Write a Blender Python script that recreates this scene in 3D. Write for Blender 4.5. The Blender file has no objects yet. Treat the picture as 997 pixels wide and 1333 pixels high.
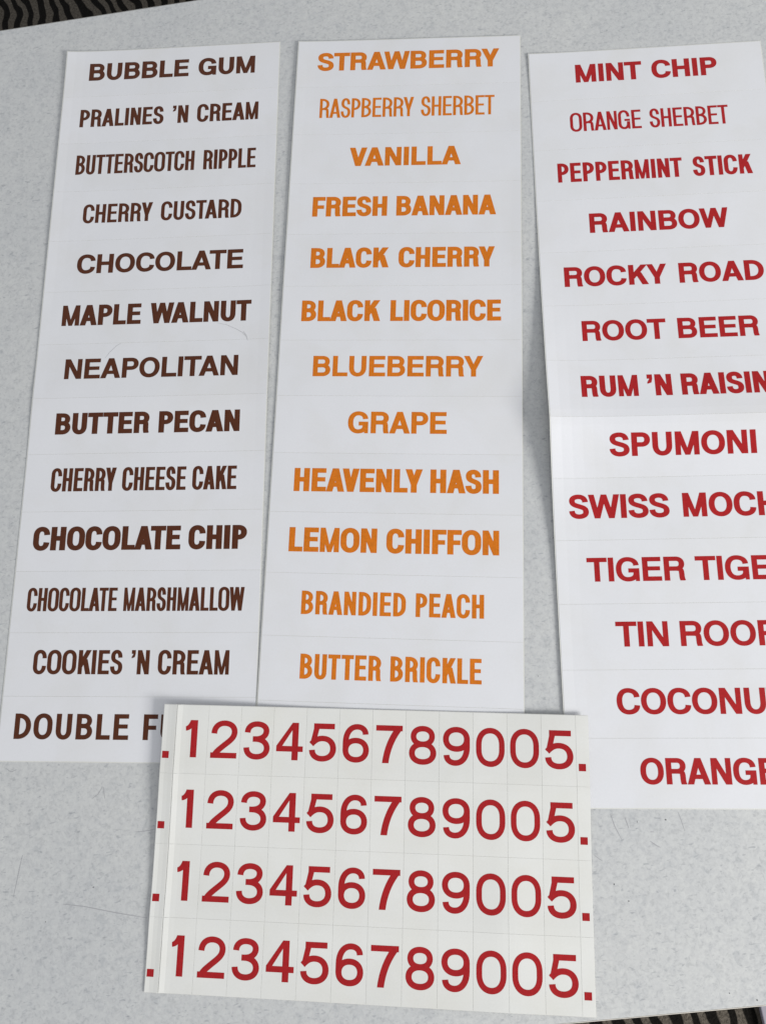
import bpy, bmesh, math, random
from mathutils import Vector, Matrix
from mathutils.geometry import delaunay_2d_cdt

random.seed(7)
SC = bpy.context.scene
COL = SC.collection
MM = 0.001
rad = math.radians

# ------------------------------------------------------------------ camera
cam_d = bpy.data.cameras.new("camera")
cam = bpy.data.objects.new("camera", cam_d)
COL.objects.link(cam)
SC.camera = cam
pitch, roll, yaw = rad(12.308386), rad(18.885849), rad(19.011258)
right = Vector((1, 0, 0)); up = Vector((0, math.cos(pitch), math.sin(pitch)))
back = Vector((0, -math.sin(pitch), math.cos(pitch)))
ax = math.cos(roll) * right - math.sin(roll) * up
ay = math.sin(roll) * right + math.cos(roll) * up
m = Matrix((ax, ay, back)).transposed().to_4x4()
cam.matrix_world = Matrix.Translation((0, 0, 0.5)) @ Matrix.Rotation(yaw, 4, 'Z') @ m
cam_d.sensor_fit = 'VERTICAL'
cam_d.sensor_height = 36.0
cam_d.lens = 978.116 / 1333 * 36.0
cam_d.shift_y = 12.5 / 1333
cam_d.clip_start = 0.01
cam_d.clip_end = 50

# ------------------------------------------------------------------ light of the room
world = bpy.data.worlds.new("World"); SC.world = world
world.use_nodes = True
bg = world.node_tree.nodes["Background"]
bg.inputs[0].default_value = (0.94, 0.965, 1.0, 1)
bg.inputs[1].default_value = 0.535

def area(name, loc, target, sx, sy, power, color):
    d = bpy.data.lights.new(name, 'AREA'); d.shape = 'RECTANGLE'
    d.size, d.size_y, d.energy, d.color = sx, sy, power, color
    o = bpy.data.objects.new(name, d); COL.objects.link(o)
    o.location = loc
    o.rotation_euler = (Vector(target) - Vector(loc)).to_track_quat('-Z', 'Y').to_euler()
    return o
area("window_light", (2.12, -0.98, 0.84), (0.0, 0.0, 0.0), 0.75, 0.65, 80, (1.0, 0.985, 0.95))

vs = SC.view_settings
vs.view_transform = 'Standard'; vs.look = 'None'; vs.exposure = 0.0; vs.gamma = 1.0

# ------------------------------------------------------------------ materials
def new_mat(name, rough=0.5, spec=0.5):
    mt = bpy.data.materials.new(name); mt.use_nodes = True
    b = mt.node_tree.nodes["Principled BSDF"]
    b.inputs["Roughness"].default_value = rough
    b.inputs["Specular IOR Level"].default_value = spec
    return mt, mt.node_tree, b

def noise(nt, scale, detail=2, rough=0.5, dist=0.0, vec=None):
    n = nt.nodes.new("ShaderNodeTexNoise")
    n.inputs["Scale"].default_value = scale; n.inputs["Detail"].default_value = detail
    n.inputs["Roughness"].default_value = rough; n.inputs["Distortion"].default_value = dist
    if vec: nt.links.new(vec, n.inputs["Vector"])
    return n

def ramp(nt, fac, stops, interp='LINEAR'):
    r = nt.nodes.new("ShaderNodeValToRGB"); r.color_ramp.interpolation = interp
    el = r.color_ramp.elements
    while len(el) < len(stops): el.new(0.5)
    for e, (p, c) in zip(el, stops):
        e.position = p; e.color = c if len(c) == 4 else (*c, 1)
    nt.links.new(fac, r.inputs[0]); return r

def mix(nt, a, b, fac, mode='MIX'):
    x = nt.nodes.new("ShaderNodeMix"); x.data_type = 'RGBA'; x.blend_type = mode
    for sock, v in ((x.inputs[6], a), (x.inputs[7], b), (x.inputs[0], fac)):
        if hasattr(v, 'links') or hasattr(v, 'is_linked'): nt.links.new(v, sock)
        else: sock.default_value = v if not isinstance(v, tuple) else (*v, 1)
    return x.outputs[2]

def objvec(nt):
    t = nt.nodes.new("ShaderNodeTexCoord"); return t.outputs["Object"]

def bump(nt, b, h, strength, dist):
    n = nt.nodes.new("ShaderNodeBump"); n.inputs["Strength"].default_value = strength
    n.inputs["Distance"].default_value = dist
    nt.links.new(h, n.inputs["Height"]); nt.links.new(n.outputs[0], b.inputs["Normal"])

def table_mat():
    mt, nt, b = new_mat("speckled_grey_laminate", 0.42, 0.4)
    v = objvec(nt)
    big = noise(nt, 9, 3, 0.6, vec=v)
    fine = noise(nt, 420, 3, 0.62, 0.6, vec=v)
    mid = noise(nt, 170, 2, 0.55, 0.8, vec=v)
    c0 = ramp(nt, big.outputs[0], [(0.3, (0.545, 0.556, 0.566)), (0.7, (0.595, 0.602, 0.602))]).outputs[0]
    c1 = mix(nt, c0, ramp(nt, fine.outputs[0], [(0.30, (0.83, 0.835, 0.84)), (0.46, (0.97, 0.97, 0.97)), (0.66, (1.05, 1.05, 1.04))]).outputs[0], 1.0, 'MULTIPLY')
    c2 = mix(nt, c1, ramp(nt, mid.outputs[0], [(0.27, (0.88, 0.89, 0.90)), (0.42, (0.985, 0.985, 0.985)), (0.7, (1.03, 1.03, 1.02))]).outputs[0], 1.0, 'MULTIPLY')
    # stretched flecks: short dark dashes in the laminate print
    for rot, sc, th in ((0.5, 210, 0.215), (-0.9, 230, 0.205), (1.35, 180, 0.20)):
        mp = nt.nodes.new("ShaderNodeMapping"); nt.links.new(v, mp.inputs[0])
        mp.inputs["Rotation"].default_value = (0, 0, rot); mp.inputs["Scale"].default_value = (1, 2.6, 1)
        f = noise(nt, sc, 1, 0.4, 0.4, vec=mp.outputs[0])
        c2 = mix(nt, c2, ramp(nt, f.outputs[0], [(th, (0.76, 0.77, 0.79)), (th + 0.09, (1, 1, 1))]).outputs[0], 1.0, 'MULTIPLY')
    nt.links.new(c2, b.inputs["Base Color"])
    bump(nt, b, fine.outputs[0], 0.12, 0.0004)
    return mt

def paper_mat(name, base, rough=0.5, stain=0.03, spec=0.35, stain_col=(0.965, 0.958, 0.935)):
    mt, nt, b = new_mat(name, rough, spec)
    v = objvec(nt)
    n1 = noise(nt, 22, 4, 0.6, 0.5, vec=v)
    n2 = noise(nt, 900, 2, 0.5, vec=v)
    c = mix(nt, base, tuple(x * y for x, y in zip(base, stain_col)), ramp(nt, n1.outputs[0], [(0.45, (0, 0, 0)), (0.75, (1, 1, 1))]).outputs[0])
    c = mix(nt, c, ramp(nt, n2.outputs[0], [(0.3, (1 - stain,) * 3), (0.7, (1.0, 1.0, 1.0))]).outputs[0], 1.0, 'MULTIPLY')
    oi = nt.nodes.new("ShaderNodeObjectInfo")      # each sticker aged a little differently
    c = mix(nt, c, ramp(nt, oi.outputs["Random"], [(0.0, (0.982, 0.984, 0.983)), (1.0, (1.004, 1.004, 1.006))]).outputs[0], 1.0, 'MULTIPLY')
    nt.links.new(c, b.inputs["Base Color"])
    w = noise(nt, 14, 2, 0.5, vec=v)
    bump(nt, b, w.outputs[0], 0.35, 0.0022)
    return mt

def ink_mat(name, base, rough=0.42):
    mt, nt, b = new_mat(name, rough, 0.22)
    v = objvec(nt)
    n1 = noise(nt, 60, 3, 0.6, vec=v); n2 = noise(nt, 700, 2, 0.6, vec=v)
    c = mix(nt, tuple(x * 0.86 for x in base), tuple(min(1, x * 1.1) for x in base), n1.outputs[0])
    c = mix(nt, c, ramp(nt, n2.outputs[0], [(0.35, (0.88, 0.9, 0.92)), (0.65, (1.04, 1.04, 1.04))]).outputs[0], 1.0, 'MULTIPLY')
    nt.links.new(c, b.inputs["Base Color"])
    w = noise(nt, 14, 2, 0.5, vec=v)
    bump(nt, b, w.outputs[0], 0.35, 0.0022)
    return mt

def plain_mat(name, base, rough=0.5, metal=0.0, var=0.1, scale=60):
    mt, nt, b = new_mat(name, rough, 0.4)
    b.inputs["Metallic"].default_value = metal
    n = noise(nt, scale, 3, vec=objvec(nt))
    c = mix(nt, tuple(x * (1 - var) for x in base), tuple(min(1, x * (1 + var)) for x in base), n.outputs[0])
    nt.links.new(c, b.inputs["Base Color"]); return mt

def carpet_mat():
    mt, nt, b = new_mat("dark_patterned_carpet", 0.95, 0.1)
    v = objvec(nt)
    wv = nt.nodes.new("ShaderNodeTexWave"); nt.links.new(v, wv.inputs["Vector"])
    wv.wave_type = 'BANDS'; wv.bands_direction = 'X'
    wv.inputs["Scale"].default_value = 12.0; wv.inputs["Distortion"].default_value = 7.0
    wv.inputs["Detail"].default_value = 2; wv.inputs["Detail Scale"].default_value = 0.9
    fz = noise(nt, 260, 3, 0.7, vec=v)
    c = ramp(nt, wv.outputs[1], [(0.42, (0.008, 0.007, 0.006)), (0.62, (0.115, 0.10, 0.082))]).outputs[0]
    c = mix(nt, c, ramp(nt, fz.outputs[0], [(0.3, (0.4, 0.4, 0.4)), (0.7, (1.25, 1.25, 1.25))]).outputs[0], 1.0, 'MULTIPLY')
    nt.links.new(c, b.inputs["Base Color"])
    bump(nt, b, fz.outputs[0], 0.8, 0.004)
    return mt

M = dict(
    table=table_mat(), rim=plain_mat("beige_edge_band", (0.56, 0.53, 0.48), 0.5),
    metal=plain_mat("grey_steel", (0.3, 0.3, 0.31), 0.4, 0.8), carpet=carpet_mat(),
    liner=paper_mat("liner_paper", (0.70, 0.70, 0.67), 0.55),
    liner_aged=paper_mat("aged_liner_paper", (0.73, 0.725, 0.70), 0.6),
    vinyl=paper_mat("white_vinyl", (0.765, 0.77, 0.80), 0.38, 0.02),
    vinyl_warm=paper_mat("ivory_vinyl", (0.775, 0.775, 0.75), 0.42, 0.025),
    brown=ink_mat("brown_ink", (0.092, 0.024, 0.008)),
    orange=ink_mat("orange_ink", (0.70, 0.185, 0.009)),
    red=ink_mat("red_ink", (0.42, 0.013, 0.015)),
    scarlet=ink_mat("scarlet_ink", (0.40, 0.012, 0.015)),
    scuff=plain_mat("graphite_scuff", (0.54, 0.54, 0.56), 0.7),
    scratch=plain_mat("scratch_grey", (0.39, 0.39, 0.41), 0.6),
    lilac=plain_mat("lavender_card", (0.27, 0.255, 0.30), 0.7, 0, 0.05),
    speck=plain_mat("dark_speck", (0.15, 0.15, 0.16), 0.8),
)

# ------------------------------------------------------------------ object helpers
def obj(name, bm, mat, parent=None, smooth=False):
    me = bpy.data.meshes.new(name)
    bmesh.ops.recalc_face_normals(bm, faces=bm.faces) if not smooth == 'keep' else None
    bm.to_mesh(me); bm.free()
    me.materials.append(mat)
    if smooth is True:
        for p in me.polygons: p.use_smooth = True
    o = bpy.data.objects.new(name, me); COL.objects.link(o)
    if parent: o.parent = parent
    return o

def thing(name, label, cat, loc=(0, 0, 0), rotz=0.0, group=None):
    o = bpy.data.objects.new(name, None); COL.objects.link(o)
    o.location = loc; o.rotation_euler = (0, 0, rotz); o.empty_display_size = 0.05
    o["label"] = label; o["category"] = cat
    if group: o["group"] = group
    return o

def box_bm(x0, x1, y0, y1, z0, z1, bev=0.0, seg=2, bm=None):
    own = bm is None
    bm = bm or bmesh.new()
    r = bmesh.ops.create_cube(bm, size=1.0)
    for v in r['verts']:
        v.co = Vector((x0 + (v.co.x + .5) * (x1 - x0), y0 + (v.co.y + .5) * (y1 - y0), z0 + (v.co.z + .5) * (z1 - z0)))
    if bev and own:
        bmesh.ops.bevel(bm, geom=bm.edges[:], offset=bev, segments=seg, affect='EDGES', profile=0.5)
    return bm

# ------------------------------------------------------------------ the setting: floor
fb = bmesh.new()
bmesh.ops.create_grid(fb, x_segments=2, y_segments=2, size=3.0)
floor = obj("carpet", fb, M['carpet'])
floor.location = (0.2, 0.2, -0.737)
floor.rotation_euler = (0, 0, rad(20))
floor["kind"] = "structure"

# ------------------------------------------------------------------ folding table
TA = rad(6.85)
table = thing("folding_table", "pale grey speckled laminate table lying under the four sticker sheets", "table",
              (0.0, 0.0, -0.737), TA)
# in the table's own axes (x along, y across); top face at z = 0.737
ca, sa = math.cos(TA), math.sin(TA)
def tloc(x, y): return (ca * x + sa * y, -sa * x + ca * y)
y_far = tloc(-337.5, 519.85)[1] * MM
y_near = tloc(142, -192.8)[1] * MM
x0t, x1t = -0.85, 0.98
def rrect(x0, x1, y0, y1, r, n=10):
    pts = []
    for cx, cy, a0 in ((x1 - r, y1 - r, 0), (x0 + r, y1 - r, 90), (x0 + r, y0 + r, 180), (x1 - r, y0 + r, 270)):
        for i in range(n + 1):
            a = rad(a0 + 90 * i / n); pts.append((cx + r * math.cos(a), cy + r * math.sin(a)))
    return pts
def loft(loops, cap_bottom=True, cap_top=True):
    bm = bmesh.new(); rings = []
    for pts, z in loops: rings.append([bm.verts.new((x, y, z)) for x, y in pts])
    n = len(rings[0])
    for a, b in zip(rings, rings[1:]):
        for i in range(n): bm.faces.new((a[i], a[(i + 1) % n], b[(i + 1) % n], b[i]))
    if cap_bottom: bm.faces.new(rings[0][::-1])
    if cap_top: bm.faces.new(rings[-1])
    return bm
TZ = 0.737
e = 0.0012
obj("tabletop", loft([(rrect(x0t + e, x1t - e, y_near + e, y_far - e, 0.05), TZ - 0.018),
                      (rrect(x0t + e, x1t - e, y_near + e, y_far - e, 0.05), TZ - 0.0006),
                      (rrect(x0t + e + .0006, x1t - e - .0006, y_near + e + .0006, y_far - e - .0006, 0.05), TZ)]), M['table'], table)
rim = bmesh.new()
prof = [(e, TZ - 0.024), (e * .2, TZ - 0.022), (0, TZ - 0.012), (e * .12, TZ - 0.0022), (e * .5, TZ - 0.0007), (e * .98, TZ - 0.0004)]
obj("edge_trim", loft([(rrect(x0t + d, x1t - d, y_near + d, y_far - d, 0.053 - d), z) for d, z in prof], True, False), M['rim'], table)
def bar(p, q, r, bm):
    p, q = Vector(p), Vector(q); d = q - p
    mt = Matrix.Translation((p + q) / 2) @ d.to_track_quat('Z', 'Y').to_matrix().to_4x4()
    bmesh.ops.create_cone(bm, cap_ends=True, segments=14, radius1=r, radius2=r, depth=d.length, matrix=mt)
for xs in (x0t + 0.22, x1t - 0.22):
    for yy in (y_near + 0.12, y_far - 0.12):
        b = bmesh.new(); bar((xs, yy, 0.0), (xs, yy, TZ - 0.045), 0.014, b); obj("leg", b, M['metal'], table, True)
    b = box_bm(xs - 0.02, xs + 0.02, y_near + 0.06, y_far - 0.06, TZ - 0.045, TZ - 0.0245, 0.002); obj("leg_rail", b, M['metal'], table)

# scratches and specks worn into the laminate: (points in mm on the table), width in mm
def ribbon(pts, w, z, bm=None, taper=True):
    bm = bm or bmesh.new(); n = len(pts); L = []
    for i, p in enumerate(pts):
        a = Vector(pts[max(0, i - 1)]); b = Vector(pts[min(n - 1, i + 1)])
        d = (b - a).normalized(); nr = Vector((-d.y, d.x))
        ww = w * (0.35 + 0.65 * math.sin(math.pi * (i + .5) / n)) if taper else w
        q = Vector(p)
        L.append((bm.verts.new(((q + nr * ww / 2) * MM).to_3d() + Vector((0, 0, z))), bm.verts.new(((q - nr * ww / 2) * MM).to_3d() + Vector((0, 0, z)))))
    for (a, b), (c, d) in zip(L, L[1:]): bm.faces.new((a, b, d, c))
    return bm
SCRATCHES = []  # filled below, world mm
def world_px(px, py):
    """A spot noted on the photo, as a point of the table plane (mm)."""
    d = cam.matrix_world.to_3x3() @ Vector(((px - 498.5) / 978.116, -(py - 679) / 978.116, -1))
    k = 0.5 / -d.z
    return (d.x * k / MM, d.y * k / MM)

# ------------------------------------------------------------------ lettering: a grotesque alphabet drawn as strokes
def quadstrip(L, R):
    return [[L[i], R[i], R[i + 1], L[i + 1]] for i in range(len(L) - 1)]
def bez(p0, p1, p2, p3, n=9):
    out = []
    for i in range(n + 1):
        t = i / n; a = 1 - t
        out.append((a**3*p0[0]+3*a*a*t*p1[0]+3*a*t*t*p2[0]+t**3*p3[0], a**3*p0[1]+3*a*a*t*p1[1]+3*a*t*t*p2[1]+t**3*p3[1]))
    return out
KAP = 0.60
def path(*segs):
    """segs: points ('l',p) lines, ('c',c1,c2,p) beziers, ('h',p) quarter turn leaving horizontally, ('v',p) leaving vertically"""
    pts = [segs[0]]
    for s in segs[1:]:
        p = pts[-1]
        if s[0] == 'l':
            pts += [s[1]]
        elif s[0] == 'c': pts += bez(p, s[1], s[2], s[3])[1:]
        elif s[0] == 'h':
            q = s[1]; pts += bez(p, (p[0] + (q[0]-p[0])*KAP, p[1]), (q[0], q[1] - (q[1]-p[1])*KAP), q)[1:]
        elif s[0] == 'v':
            q = s[1]; pts += bez(p, (p[0], p[1] + (q[1]-p[1])*KAP), (q[0] - (q[0]-p[0])*KAP, q[1]), q)[1:]
    o = [pts[0]]
    for p in pts[1:]:
        if abs(p[0]-o[-1][0]) + abs(p[1]-o[-1][1]) > 1e-6: o.append(p)
    return o
def stroke(pts, s, t, closed=False):
    """pen: vertical strokes s thick, horizontal strokes t thick"""
    n = len(pts); L = []; R = []
    if closed: pts = pts[:-1] if abs(pts[0][0]-pts[-1][0]) + abs(pts[0][1]-pts[-1][1]) < 1e-6 else pts; n = len(pts)
    for i, p in enumerate(pts):
        if closed: a, b = pts[i-1], pts[(i+1) % n]
        else: a, b = pts[max(0, i-1)], pts[min(n-1, i+1)]
        dx, dy = b[0]-a[0], b[1]-a[1]; l = math.hypot(dx, dy) or 1
        nx, ny = -dy/l, dx/l
        th = math.sqrt((s*nx)**2 + (t*ny)**2) / 2
        L.append((p[0]+nx*th, p[1]+ny*th)); R.append((p[0]-nx*th, p[1]-ny*th))
    if closed: L.append(L[0]); R.append(R[0])
    return quadstrip(L, R)
def bx(x0, y0, x1, y1): return [[(x0, y0), (x1, y0), (x1, y1), (x0, y1)]]
def clip(polys, ax_, val, keep):
    """keep = +1: coordinate >= val, -1: <= val"""
    out = []
    for P in polys:
        r = []
        for i, p in enumerate(P):
            q = P[(i+1) % len(P)]
            dp, dq = keep*(p[ax_]-val), keep*(q[ax_]-val)
            if dp >= 0: r.append(p)
            if dp*dq < 0:
                k = dp/(dp-dq); r.append((p[0]+(q[0]-p[0])*k, p[1]+(q[1]-p[1])*k))
        if len(r) > 2: out.append(r)
    return out
def ring(x0, x1, y0, y1, s, t):
    a, b, c, d = x0+s/2, x1-s/2, y0+t/2, y1-t/2
    rx = (b-a)/2; ry = min((d-c)/2, rx*1.08+0.03); mx = (a+b)/2
    p = path((mx, d), ('h', (b, d-ry)), ('l', (b, c+ry)), ('v', (mx, c)), ('h', (a, c+ry)), ('l', (a, d-ry)), ('v', (mx, d)))
    return stroke(p, s, t, True)
def diag(xa, ya, xb, yb, ha, hb=None):
    hb = hb or ha   # parallelogram with horizontal ends; xa, xb are end centres
    return [[(xa-ha/2, ya), (xa+ha/2, ya), (xb+hb/2, yb), (xb-hb/2, yb)]]

# advance widths and side bearings of the alphabet, in 1/718 of the capital height
ADV = dict(A=(722,20,702), B=(722,76,669), C=(722,44,684), D=(722,76,685), E=(667,76,621), F=(611,76,587), G=(778,44,713), H=(722,71,651),
    I=(278,69,209), K=(722,87,715), L=(611,76,583), M=(833,69,765), N=(722,69,654), O=(778,44,734), P=(667,76,627), R=(722,76,677),
    S=(667,39,629), T=(611,14,598), U=(722,72,651), V=(667,19,648), W=(944,8,936), Y=(667,15,653))
ADV['’'] = (278, 69, 209)
KERN = {'TT': 45, 'LL': 10, 'LY': -70, 'LT': -60, 'AT': -55, 'TA': -55, 'VA': -60, 'AV': -60, 'WA': -50, 'AW': -50, 'LV': -60, 'RY': -20, 'PA': -55, 'AY': -60, 'YR': -8, 'KY': -15, 'TR': -10}

def glyph(ch, w, s, t):
    rx = lambda k=1.0: min((w - s) * 0.5, 0.36 * k)
    if ch == 'I': return bx(0, 0, w, 1)
    if ch == 'L': return bx(0, 0, s, 1) + bx(s, 0, w, t)
    if ch == 'E': return bx(0, 0, s, 1) + bx(s, 0, w, t) + bx(s, 1-t, w*.98, 1) + bx(s, .512-t*.43, w*.93, .512+t*.5)
    if ch == 'F': return bx(0, 0, s, 1) + bx(s, 1-t, w, 1) + bx(s, .475-t*.43, w*.91, .475+t*.5)
    if ch == 'H': return bx(0, 0, s, 1) + bx(w-s, 0, w, 1) + bx(s, .51-t/2, w-s, .51+t/2)
    if ch == 'T': return bx(0, 1-t, w, 1) + bx(w/2-s/2, 0, w/2+s/2, 1-t)
    if ch == 'O': return ring(0, w, -.012, 1.012, s, t)
    if ch == 'U':
        a, b = s/2, w-s/2; r = (b-a)/2; ry = min(.42, r*1.08+.03); c = t/2-.012
        return stroke(path((a, 1), ('l', (a, c+ry)), ('v', (w/2, c)), ('h', (b, c+ry)), ('l', (b, 1))), s, t)
    if ch in 'CG':
        a, b = s/2, w-s/2; r = (b-a)/2; ry = min(.5-t/2, r*1.08+.03); c, d = t/2-.012, 1.012-t/2
        top = 1 - max(.345, t+.13)
        P = stroke(path((b, top), ('v', (w/2, d)), ('h', (a, d-ry)), ('l', (a, c+ry)), ('v', (w/2, c)), ('h', (b, 1-top))) if ch == 'C'
                   else path((b-.01, top), ('v', (w/2, d)), ('h', (a, d-ry)), ('l', (a, c+ry)), ('v', (w*.5, c)), ('h', (b-.02*w, .33)), ('l', (b-.02*w, .40))), s, t)
        if ch == 'G':
            P += bx(w-.72*s, 0, w, .40) + bx(w*.53, .535-t*.95, w, .535)
        return P
    if ch == 'D':
        r = min(w-1.3*s, .42); ry = min(.5-t/2, r*1.05+.02); a, b = s/2, w-s/2; c, d = t/2, 1-t/2
        return bx(0, 0, s, 1) + stroke(path((s*.6, d), ('l', (b-r, d)), ('h', (b, d-ry)), ('l', (b, c+ry)), ('v', (b-r, c)), ('l', (s*.6, c))), s, t)
    if ch in 'PR':
        lo = .385+t/2 if ch == 'P' else .405+t/2
        b = w-s/2 - (.0 if ch == 'P' else .02*w); d = 1-t/2; m_ = (d+lo)/2; r = min(b-s*.9, (d-lo)/2*1.1)
        P = bx(0, 0, s, 1) + stroke(path((s*.6, d), ('l', (b-r, d)), ('h', (b, m_)), ('v', (b-r, lo)), ('l', (s*.6, lo))), s, t)
        if ch == 'R':
            x = w-s*.66
            P += clip(stroke(path((w*.50, lo), ('c', (w*.80, lo), (x-.005, lo-.03), (x, .27)), ('c', (x, .12), (x+.01, .05), (w-s*.40, -.03))), s*.96, t), 1, 0, 1)
        return P
    if ch == 'B':
        mid = .53; b1 = w-s/2-.045*w; b2 = w-s/2; d, c = 1-t/2, t/2
        r1 = min(b1-s*.9, (d-mid)/2*1.15); r2 = min(b2-s*.9, (mid-c)/2*1.15)
        return (bx(0, 0, s, 1) + stroke(path((s*.6, d), ('l', (b1-r1, d)), ('h', (b1, (d+mid)/2)), ('v', (b1-r1, mid)), ('l', (s*.6, mid))), s*.96, t*.96)
                + stroke(path((s*.6, mid-.005), ('l', (b2-r2, mid-.005)), ('h', (b2, (mid+c)/2)), ('v', (b2-r2, c)), ('l', (s*.6, c))), s, t))
    if ch == 'A':
        h = s*1.10
        return diag(w/2-.0, 1, h/2, 0, h*.98, h) + diag(w/2, 1, w-h/2, 0, h*.98, h) + clip(bx(w*.22, .205, w*.78, .205+t*.92), 0, w*.2, 1)
    if ch == 'V':
        h = s*1.10
        return diag(h/2, 1, w/2, 0, h, h*.98) + diag(w-h/2, 1, w/2, 0, h, h*.98)
    if ch == 'W':
        h = s*1.02; q = w*.272
        return diag(h/2, 1, q, 0, h, h*.95) + diag(w/2, 1, q, 0, h*.95, h*.95) + diag(w/2, 1, w-q, 0, h*.95, h*.95) + diag(w-h/2, 1, w-q, 0, h, h*.95)
    if ch == 'M':
        h = s*min(.98, max(.62, w/s*.24)); v = s*.93 if w > 3.9*s else s*.86
        return bx(0, 0, v, 1) + bx(w-v, 0, w, 1) + diag(h*.55, 1, w/2, 0, h*1.1, h*.86) + diag(w-h*.55, 1, w/2, 0, h*1.1, h*.86)
    if ch == 'N':
        h = s*min(1.08, max(.8, w/s*.36))
        return bx(0, 0, s*.95, 1) + bx(w-s*.95, 0, w, 1) + diag(h/2, 1, w-h/2, 0, h)
    if ch == 'Y':
        h = s*1.12; j = .40
        return bx(w/2-s/2, 0, w/2+s/2, j+.02) + clip(diag(h/2, 1, w/2, j-.06, h, s*1.05) + diag(w-h/2, 1, w/2, j-.06, h, s*1.05), 1, .30, 1)
    if ch == 'K':
        h = s*min(1.22, max(.95, w/s*.40))
        return bx(0, 0, s, 1) + clip(diag(w-h*.56, 1, s*.55-h*.1, .30, h, h*1.02), 0, s*.5, 1) + clip(diag(s+(w-s)*.28, .62, w-h*.5, 0, h*1.0, h), 1, 0, 1)
    if ch == 'S':
        a, b = s/2, w-s/2; d, c = 1.012-t/2, t/2-.012; m_ = w/2
        return stroke(path((b-.02, .685), ('v', (m_, d)), ('h', (a+.015, .745)), ('c', (a+.015, .60), (w*.30, .565), (m_, .515)),
                           ('c', (w*.74, .455), (b, .42), (b, .275)), ('v', (m_, c)), ('h', (a, .325))), s, t)
    if ch == '’':
        k = min(w, s*.95)
        return [[(0, 1), (k, 1), (k, 1-t*1.0), (0, 1-t*1.0)], [(k*.45, 1-t), (k, 1-t), (k*.80, 1-t*1.9), (k*.05, 1-t*2.2), (k*.02, 1-t*1.85), (k*.35, 1-t*1.6)]]
    if ch == '.': return bx(0, 0, w, w)
    if ch == '1':
        f = path((0, .77), ('c', (.16*w, .775), (w-s*1.0, .80), (w-s*.62, 1.06)))
        return bx(w-s, 0, w, 1) + clip(clip(stroke(f, s*.85, t*.82), 0, 0, 1), 1, 1, -1)
    if ch == '2':
        a, b = s/2, w-s/2; d = 1.012-t/2
        return bx(0, 0, w, t) + clip(stroke(path((a, .655), ('v', (w/2, d)), ('h', (b, .705)), ('c', (b, .54), (w*.70, .46), (w*.46, .315)), ('c', (w*.26, .19), (s*.62, .13), (s*.56, -.04))), s, t), 1, 0, 1)
    if ch == '3':
        a, b = s/2, w-s/2; d, c = 1.012-t/2, t/2-.012
        return (stroke(path((a+.015, .705), ('v', (w*.49, d)), ('h', (b-.03, .755)), ('v', (w*.44, .535))), s, t) + bx(w*.34, .535-t/2, w*.46, .535+t/2)
                + stroke(path((w*.44, .535), ('h', (b, .29)), ('v', (w*.49, c)), ('h', (a, .305))), s, t))
    if ch == '4':
        x1 = w*.82; x0 = x1-s
        y0, y1 = .225, .225+t
        return bx(x0, 0, x1, 1) + bx(0, y0, x0, y1) + bx(x1, y0, w, y1) + [[(0, y1), (s*.95, y1), (x0, .80), (x0, 1)]]
    if ch == '5':
        b = w-s/2; c = t/2-.012
        return (bx(w*.155, 1-t, w*.93, 1) + [[(w*.035, .455), (w*.035+s*.92, .475), (w*.155+s*.93, 1-t), (w*.155, 1-t)]]
                + clip(stroke(path((w*.075, .44), ('c', (w*.25, .585), (w*.38, .60), (w*.50, .60)), ('h', (b, .325)), ('v', (w*.48, c)), ('h', (s/2, .29))), s, t), 0, 0, 1))
    if ch in '69':
        a, b = s/2, w-s/2; d = 1.012-t/2
        P = stroke(path((b-.02, .735), ('v', (w*.54, d)), ('h', (a, .52)), ('l', (a, .30))), s, t) + ring(0, w, -.012, .645, s, t)
        if ch == '9': P = [[(w-x, 1-y) for x, y in q] for q in P]
        return P
    if ch == '7':
        return bx(0, 1-t, w, 1) + clip(clip(stroke(path((w-s*.50, 1-t*.4), ('c', (w*.66, .74), (w*.42, .42), (w*.36, -.03))), s, s), 1, 0, 1), 1, 1-t*.5, -1)
    if ch == '8': return ring(w*.055, w*.945, .525-t/2, 1.012, s*.97, t) + ring(0, w, -.012, .525+t/2, s, t)
    if ch == '0': return ring(0, w, -.012, 1.012, s, t)
    raise KeyError(ch)

_cache = {}
def glyph_tris(ch, w, s, t):
    key = (ch, round(w, 3), round(s, 3), round(t, 3))
    if key not in _cache:
        V, F = [], []
        for P in glyph(ch, w, s, t):
            for i in range(1, len(P)-1):
                T3 = [P[0], P[i], P[i+1]]
                ar = (T3[1][0]-T3[0][0])*(T3[2][1]-T3[0][1]) - (T3[2][0]-T3[0][0])*(T3[1][1]-T3[0][1])
                if abs(ar) < 1e-8: continue
                if ar < 0: T3 = T3[::-1]
                F.append(list(range(len(V), len(V)+3))); V += [Vector(p) for p in T3]
        r = delaunay_2d_cdt(V, [], F, 0, 1e-5)
        tris = [[V[i] for i in f] for f in F]
        def inside(q):
            for A, B, D in tris:
                if ((B-A).cross(q-A) >= 0 and (D-B).cross(q-B) >= 0 and (A-D).cross(q-D) >= 0): return True
            return False
        keep = [tuple(f) for f in r[2] if inside(sum((r[0][i] for i in f), Vector((0, 0)))/len(f))]
        _cache[key] = ([tuple(v) for v in r[0]], keep)
    return _cache[key]

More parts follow.
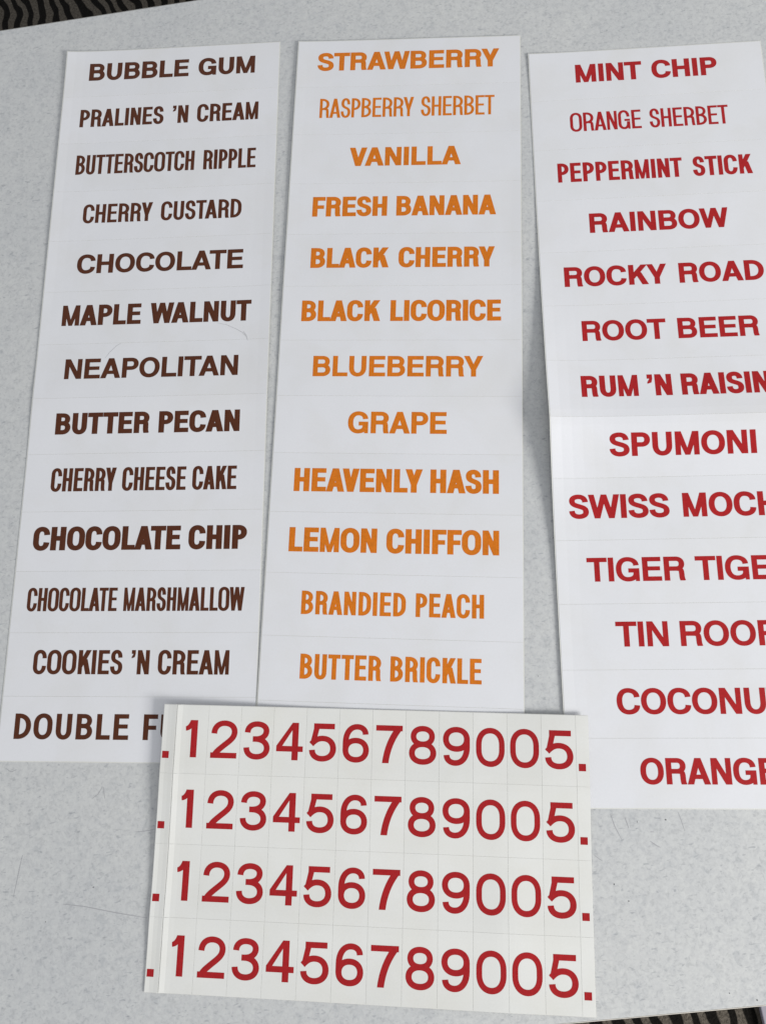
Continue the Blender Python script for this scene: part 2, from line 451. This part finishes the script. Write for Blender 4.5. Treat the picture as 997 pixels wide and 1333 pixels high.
# ink-to-ink gap between words, in capital heights
GAP = {"BUBBLE GUM": .50, "PRALINES ’N CREAM": .45, "BUTTERSCOTCH RIPPLE": .42, "CHERRY CUSTARD": .42, "MAPLE WALNUT": .42, "BUTTER PECAN": .42,
    "CHERRY CHEESE CAKE": .27, "CHOCOLATE CHIP": .33, "CHOCOLATE MARSHMALLOW": .29, "COOKIES ’N CREAM": .37, "DOUBLE FUDGE": .60, "RASPBERRY SHERBET": .32,
    "FRESH BANANA": .42, "BLACK CHERRY": .44, "BLACK LICORICE": .45, "HEAVENLY HASH": .32, "LEMON CHIFFON": .38, "BRANDIED PEACH": .42, "BUTTER BRICKLE": .37,
    "MINT CHIP": .46, "ORANGE SHERBET": .38, "PEPPERMINT STICK": .47, "ROCKY ROAD": .54, "ROOT BEER": .52, "RUM ’N RAISIN": .40, "SWISS MOCHA": .54,
    "TIGER TIGER": .42, "TIN ROOF": .47}
def layout(text, width, cap, s, t, track=0.0):
    """list of (char, x, w) in capital heights so that the ink spans width/cap"""
    W = width / cap
    track -= 0.035 if s < .21 else 0.072
    def run(k):
        x = 0; out = []
        for wd in text.split(' '):
            if out: x += GAP[text]
            for i, c in enumerate(wd):
                a, l, r = ADV[c]
                w = s if c == 'I' else s*.95 if c == '’' else (r-l)*k/718
                if i:
                    x += track + (ADV[wd[i-1]][0] - ADV[wd[i-1]][2] + l + KERN.get(wd[i-1:i+1], 0))*k/718
                out.append((c, x, w)); x += w
        return x, out
    lo, hi = .15, 2.0
    for _ in range(40):
        k = (lo+hi)/2
        if run(k)[0] > W: hi = k
        else: lo = k
    return run(lo)[1]

# ------------------------------------------------------------------ sheets
def slab(u0, u1, v0, v1, nu, nv, zf, base, thick, rc=0.0):
    """thin sheet in local mm coordinates (x = u, y = -v) that follows zf"""
    bm = bmesh.new()
    T, B = {}, {}
    for j in range(nv+1):
        for i in range(nu+1):
            u = u0 + (u1-u0)*i/nu; v = v0 + (v1-v0)*j/nv
            z = zf(u, v) + base
            T[i, j] = bm.verts.new((u*MM, -v*MM, (z+thick)*MM)); B[i, j] = bm.verts.new((u*MM, -v*MM, z*MM))
    for j in range(nv):
        for i in range(nu):
            bm.faces.new((T[i, j], T[i, j+1], T[i+1, j+1], T[i+1, j]))
            bm.faces.new((B[i, j], B[i+1, j], B[i+1, j+1], B[i, j+1]))
    for i in range(nu):
        bm.faces.new((T[i, 0], T[i+1, 0], B[i+1, 0], B[i, 0])); bm.faces.new((T[i+1, nv], T[i, nv], B[i, nv], B[i+1, nv]))
    for j in range(nv):
        bm.faces.new((T[0, j+1], T[0, j], B[0, j], B[0, j+1])); bm.faces.new((T[nu, j], T[nu, j+1], B[nu, j+1], B[nu, j]))
    return bm

def letters_bm(items, u0, vbase, cap, s, t, zf, z, cuts_u=(), cuts_v=()):
    """items (char, x, w); flat print laid on the sticker surface"""
    bm = bmesh.new()
    for ch, x, w in items:
        V, F = glyph_tris(ch, w, s if not isinstance(s, dict) else s.get(ch, s['']), t)
        vv = [bm.verts.new((u0 + (x+p[0])*cap, -(vbase - p[1]*cap), 0)) for p in V]
        for f in F:
            try: bm.faces.new([vv[i] for i in f])
            except ValueError: pass
    us = [v.co.x for v in bm.verts]; vs_ = [v.co.y for v in bm.verts]
    for c in cuts_u:
        if min(us) < c < max(us):
            bmesh.ops.bisect_plane(bm, geom=bm.verts[:]+bm.edges[:]+bm.faces[:], plane_co=(c, 0, 0), plane_no=(1, 0, 0))
    for c in cuts_v:
        if min(vs_) < -c < max(vs_):
            bmesh.ops.bisect_plane(bm, geom=bm.verts[:]+bm.edges[:]+bm.faces[:], plane_co=(0, -c, 0), plane_no=(0, 1, 0))
    for f in bm.faces:
        f.normal_update()
        if f.normal.z < 0: f.normal_flip()
    for v in bm.verts:
        v.co = Vector((v.co.x*MM, v.co.y*MM, (zf(v.co.x, -v.co.y) + z)*MM))
    return bm

W, R = 173.385, 42.218
LINER, VIN = 0.20, 0.10

def flavour_sheet(name, label, pose, ink, words, zf, base, gap_marks=()):
    x, y, th = pose
    sh = thing(name, label, "sticker sheet", (x*MM, y*MM, 0), rad(th), "sheets of flavour name stickers")
    obj("backing", slab(0, W, 0, 13*R, 40, 156, zf, base, LINER), M['liner'], sh, True and 'keep')
    nu, nv = 24, 8
    for i in range(13):
        g = 0.11
        u0, u1 = 0.7, W-0.7
        v0, v1 = i*R + (0.7 if i == 0 else g), (i+1)*R - (0.7 if i == 12 else g)
        st = obj("sticker", slab(u0, u1, v0, v1, nu, nv, zf, base+LINER, VIN), M['vinyl'], sh, 'keep')
        if i >= len(words): continue
        text, width, cap, s, track, du = words[i]
        t = s*.82 if s > .21 else s*.86
        it = layout(text, width, cap, s, t, track)
        cu = [u0+(u1-u0)*k/nu for k in range(1, nu)]; cv = [v0+(v1-v0)*k/nv for k in range(1, nv)]
        st["label"] = "white sticker with the word %s in %s capitals" % (text.lower().replace('’', ''), ink)
        obj("lettering", letters_bm(it, W/2 + du - width/2, (i+.655)*R, cap, s, t, zf, base+LINER+VIN+0.05, cu, cv), M[ink], st, 'keep')
    return sh

g2 = lambda x, c, w: math.exp(-((x-c)/w)**2)
# brown sheet: nearly flat, a corner and the right edge a little up
def z_brown(u, v):
    return 0.05 + 1.2*math.exp(-(u+v)/26) + 0.9*math.exp(-(W-u)/14)*g2(v, 5.5*R, 150) + 1.0*math.exp(-u/12)*g2(v, 2*R, 160) + 0.5*g2(v, 7*R, 25)
# orange sheet: lies with its left edge on the brown one
def z_orange(u, v):
    return 0.55 + 0.9*math.exp(-u/16)*g2(v, 1.5*R, 110) + 0.6*math.exp(-(W-u)/12)*g2(v, 5*R, 120) + 0.5*g2(v, 5*R, 40)
# red sheet: an old fold between the seventh and eighth sticker stands up
def z_red(u, v):
    d = v - 7*R
    ridge = 4.6*math.exp(-(math.sqrt(d*d+9)-3)/(36 if d < 0 else 30))*(0.8 + 0.2*math.exp(-u/40))
    curl = 4.2*math.exp(-u/24)*math.exp(-(d/(95 if d < 0 else 70))**2)
    return 0.05 + ridge + curl + 0.9*math.exp(-(u+v)/22) + 0.8*math.exp(-u/10)*g2(v, 11*R, 90)

BROWN = [("BUBBLE GUM", 134.2, 15.7, 0.245, 0, 0), ("PRALINES ’N CREAM", 142.5, 15.8, 0.185, 0, 0), ("BUTTERSCOTCH RIPPLE", 141.8, 17.0, 0.157, 0, 0),
    ("CHERRY CUSTARD", 123.2, 15.9, 0.172, 0, 0), ("CHOCOLATE", 127.3, 15.7, 0.232, 0, 1), ("MAPLE WALNUT", 142.6, 16.4, 0.239, 0, 1),
    ("NEAPOLITAN", 128.8, 15.6, 0.232, 0, 0), ("BUTTER PECAN", 134.8, 16.0, 0.255, 0, 0), ("CHERRY CHEESE CAKE", 133.8, 17.0, 0.162, 0, 0),
    ("CHOCOLATE CHIP", 151.6, 16.7, 0.252, 0, 0), ("CHOCOLATE MARSHMALLOW", 151.5, 16.0, 0.153, 0, 0), ("COOKIES ’N CREAM", 134.5, 16.0, 0.180, 0, 0),
    ("DOUBLE FUDGE", 152.0, 16.4, 0.215, .09, 0)]
ORANGE = [("STRAWBERRY", 140.7, 16.2, 0.242, 0, 0), ("RASPBERRY SHERBET", 133.6, 17.0, 0.127, 0, 0), ("VANILLA", 83.9, 15.8, 0.245, 0, 0),
    ("FRESH BANANA", 136.2, 16.4, 0.239, 0, 0), ("BLACK CHERRY", 134.5, 16.2, 0.239, 0, 0), ("BLACK LICORICE", 143.5, 16.2, 0.239, 0, 0),
    ("BLUEBERRY", 120.7, 15.5, 0.228, 0, -1), ("GRAPE", 68.9, 15.9, 0.230, 0, 0), ("HEAVENLY HASH", 140.6, 16.6, 0.244, 0, 0),
    ("LEMON CHIFFON", 142.0, 16.8, 0.244, 0, -.5), ("BRANDIED PEACH", 121.4, 15.7, 0.188, .02, 0), ("BUTTER BRICKLE", 118.7, 16.2, 0.188, 0.015, 0)]
RED = [("MINT CHIP", 104.6, 15.7, 0.245, 0, .4), ("ORANGE SHERBET", 115.3, 15.9, 0.136, 0, -.6), ("PEPPERMINT STICK", 139.3, 15.9, 0.192, 0, 0),
    ("RAINBOW", 98.0, 15.7, 0.238, 0, -.2), ("ROCKY ROAD", 138.5, 15.5, 0.240, 0, -.4), ("ROOT BEER", 120.6, 15.4, 0.232, 0, .5),
    ("RUM ’N RAISIN", 126.6, 15.8, 0.244, 0, 0), ("SPUMONI", 96.7, 16.2, 0.238, 0, 1.5), ("SWISS MOCHA", 152.0, 16.2, 0.235, 0, 0),
    ("TIGER TIGER", 132.8, 15.8, 0.225, 0, 0), ("TIN ROOF", 101.0, 16.0, 0.222, 0, 0), ("COCONUT", 105.8, 16.0, 0.220, 0, 0), ("ORANGE", 83.0, 15.7, 0.222, 0, 0.2)]

sheet1 = flavour_sheet("sticker_sheet", "long white sheet of stickers with ice cream flavour names in brown capitals", (-293.905, 491.143, 0.3564), 'brown', BROWN, z_brown, 0.0)
sheet2 = flavour_sheet("sticker_sheet", "long white sheet of stickers with ice cream flavour names in orange capitals", (-105.827, 490.510, -1.2760), 'orange', ORANGE, z_orange, 0.0)
sheet3 = flavour_sheet("sticker_sheet", "long white sheet of stickers with flavour names in red capitals and a raised fold", (72.617, 469.181, 0.9196), 'red', RED, z_red, 0.0)

# scuff marks on the brown sheet
def scuff(parent, pts, w, zf, z):
    bm = bmesh.new(); L = []
    n = len(pts)
    for i, p in enumerate(pts):
        a = Vector(pts[max(0, i-1)]); b = Vector(pts[min(n-1, i+1)]); d = (b-a).normalized(); nr = Vector((-d.y, d.x))
        ww = w*(.3+.7*math.sin(math.pi*(i+.5)/n)); q = Vector(p)
        r = []
        for sg in (1, -1):
            u, v = q + nr*ww/2*sg; r.append(bm.verts.new((u*MM, -v*MM, (zf(u, v)+z)*MM)))
        L.append(r)
    for (a, b), (c, d) in zip(L, L[1:]): bm.faces.new((a, c, d, b))
    return obj("scuff", bm, M['scuff'], parent)
zt = LINER + VIN + .06
scuff(sheet1, [(134, 5.68*R), (141, 5.72*R), (148, 5.80*R), (153, 5.87*R), (156, 5.95*R), (157.5, 6.03*R)], .42, z_brown, zt)
scuff(sheet1, [(154, 5.86*R), (156, 5.93*R), (157, 5.99*R)], .75, z_brown, zt+.01)
scuff(sheet1, [(52, 6.28*R), (55, 6.17*R), (60, 6.05*R), (63, 6.01*R)], .28, z_brown, zt)

# ------------------------------------------------------------------ number sheet
NW, NH = 272.9, 172.5
def z_num(u, v):
    over = 1.05/(1+math.exp((v-84)/9))                       # rests on the three sheets at its far side
    lift = 3.2*math.exp(-((u/70)**2 + (v/60)**2)) + 1.6*math.exp(-((NW-u)/40)**2-(v/60)**2)
    wave = .5*g2(u, 8.6, 3)+ 0.55*g2(u, 221.6, 16)*g2(v, 125, 60) + .35*g2(v, 43.1, 10) + .45*g2(v, 129.6, 12)
    edge = 1.0*math.exp(-(NH-v)/14)*g2(u, 200, 90) + .8*math.exp(-u/9)*g2(v, 110, 60)
    return 0.12 + over + lift + wave + edge
num = thing("number_sheet", "cream sheet of price number stickers in four rows of red digits, overlapping the flavour sheets", "sticker sheet",
            (-177.522*MM, -19.128*MM, 0), rad(-0.8156))
obj("backing", slab(0, NW, 0, NH, 72, 48, z_num, 0.0, LINER), M['liner_aged'], num, 'keep')
us = [0.0, 8.7] + [8.7 + 21.36*k for k in range(1, 13)] + [NW]
DW = {'1': 7.8, '2': 17.0, '3': 17.0, '4': 17.2, '5': 17.4, '6': 16.9, '7': 17.0, '8': 17.3, '9': 17.0, '0': 17.9, '.': 4.4}
DS = {'1': .175, '2': .160, '3': .160, '4': .172, '5': .163, '6': .158, '7': .175, '8': .158, '9': .158, '0': .148, '.': .18}
DT = .148
rowh = NH/4
for r in range(4):
    for c, ch in enumerate(".123456789005."):
        g = .09
        u0, u1 = us[c] + (.3 if c == 0 else g + (.5 if c == 1 else 0)), us[c+1] - (.3 if c == 13 else g)
        v0, v1 = r*rowh + (.3 if r == 0 else .09), (r+1)*rowh - (.3 if r == 3 else .09)
        nu, nv = (3 if u1-u0 < 10 else 6), 10
        st = obj("sticker", slab(u0, u1, v0, v1, nu, nv, z_num, LINER, VIN), M['vinyl_warm'], num, 'keep')
        cap = 23.3; w = DW[ch]
        ul = {0: 1.0, 13: 266.4}.get(c, (us[c]+us[c+1])/2 - w/2 + (.2 if ch != '1' else 0))
        base_v = r*rowh + (33.0 + .12*r)
        cu = [u0+(u1-u0)*k/nu for k in range(1, nu)]; cv = [v0+(v1-v0)*k/nv for k in range(1, nv)]
        nm = 'decimal point' if ch == '.' else 'digit ' + ch
        obj("numeral", letters_bm([(ch, 0, w/cap)], ul, base_v + (0.9 if ch == '.' else 0), cap, DS[ch], DT, z_num, LINER+VIN+.05, cu, cv), M['scarlet'], st, 'keep')

# ------------------------------------------------------------------ marks on the table
tb_inv = Matrix.Rotation(-TA, 4, 'Z')
def table_mark(name, pix, w, mat, z):
    pts = []
    for p in pix:
        q = tb_inv @ Vector((*world_px(*p), 0)); pts.append((q.x, q.y))
    # smooth the polyline
    fine = []
    for a, b in zip(pts, pts[1:]):
        for k in range(4): fine.append((a[0]+(b[0]-a[0])*k/4, a[1]+(b[1]-a[1])*k/4))
    fine.append(pts[-1])
    return obj(name, ribbon(fine, w, TZ + z), mat, table)
bpy.context.view_layer.update()
for pix, w in (([(83, 1177), (110, 1180), (150, 1188), (192, 1195)], .45), ([(30, 1113), (26, 1130), (22, 1150), (18, 1168)], .35),
               ([(176, 1083), (188, 1082), (204, 1079)], .4), ([(794, 1059), (800, 1076), (809, 1093)], .4), ([(813, 1064), (818, 1078)], .45),
               ([(882, 1057), (886, 1067), (891, 1082)], .35), ([(846, 1095), (853, 1100), (859, 1103)], .55), ([(772, 1112), (778, 1117), (784, 1121)], .4),
               ([(120, 1040), (128, 1034), (134, 1024)], .3), ([(135, 1025), (137, 1040)], .3), ([(8, 1000), (15, 1005), (22, 1002)], .35),
               ([(694, 500), (699, 492)], .3), ([(846, 1083), (851, 1083)], .3)):
    table_mark("scratch", pix, w, M['scratch'], 0.00006)
for px, py, r in ((122, 1155, .45), (866, 1067, .5), (799, 1151, .4), (818, 1173, .4), (985, 1302, .5), (949, 1293, .35), (60, 1200, .3), (829, 1070, .35), (720, 700, .3), (700, 880, .3)):
    q = tb_inv @ Vector((*world_px(px, py), 0))
    b = bmesh.new(); bmesh.ops.create_circle(b, cap_ends=True, segments=9, radius=r*MM)
    for v in b.verts: v.co = Vector((q.x*MM + v.co.x*random.uniform(.7, 1.2), q.y*MM + v.co.y*random.uniform(.7, 1.3), TZ + .00008))
    obj("speck", b, M['speck'], table)

# ------------------------------------------------------------------ pale flat box on the floor past the near edge
boxt = thing("flat_box", "flat pale lavender grey box on the carpet past the near table edge", "box", (0.458, -0.4528, -0.737), rad(9))
obj("box_body", box_bm(0.001, .339, -.45, .09, 0, .0075, .0015), M['lilac'], boxt)
obj("lid", box_bm(0, .34, -.451, .091, .0078, .013, .0015), M['lilac'], boxt)
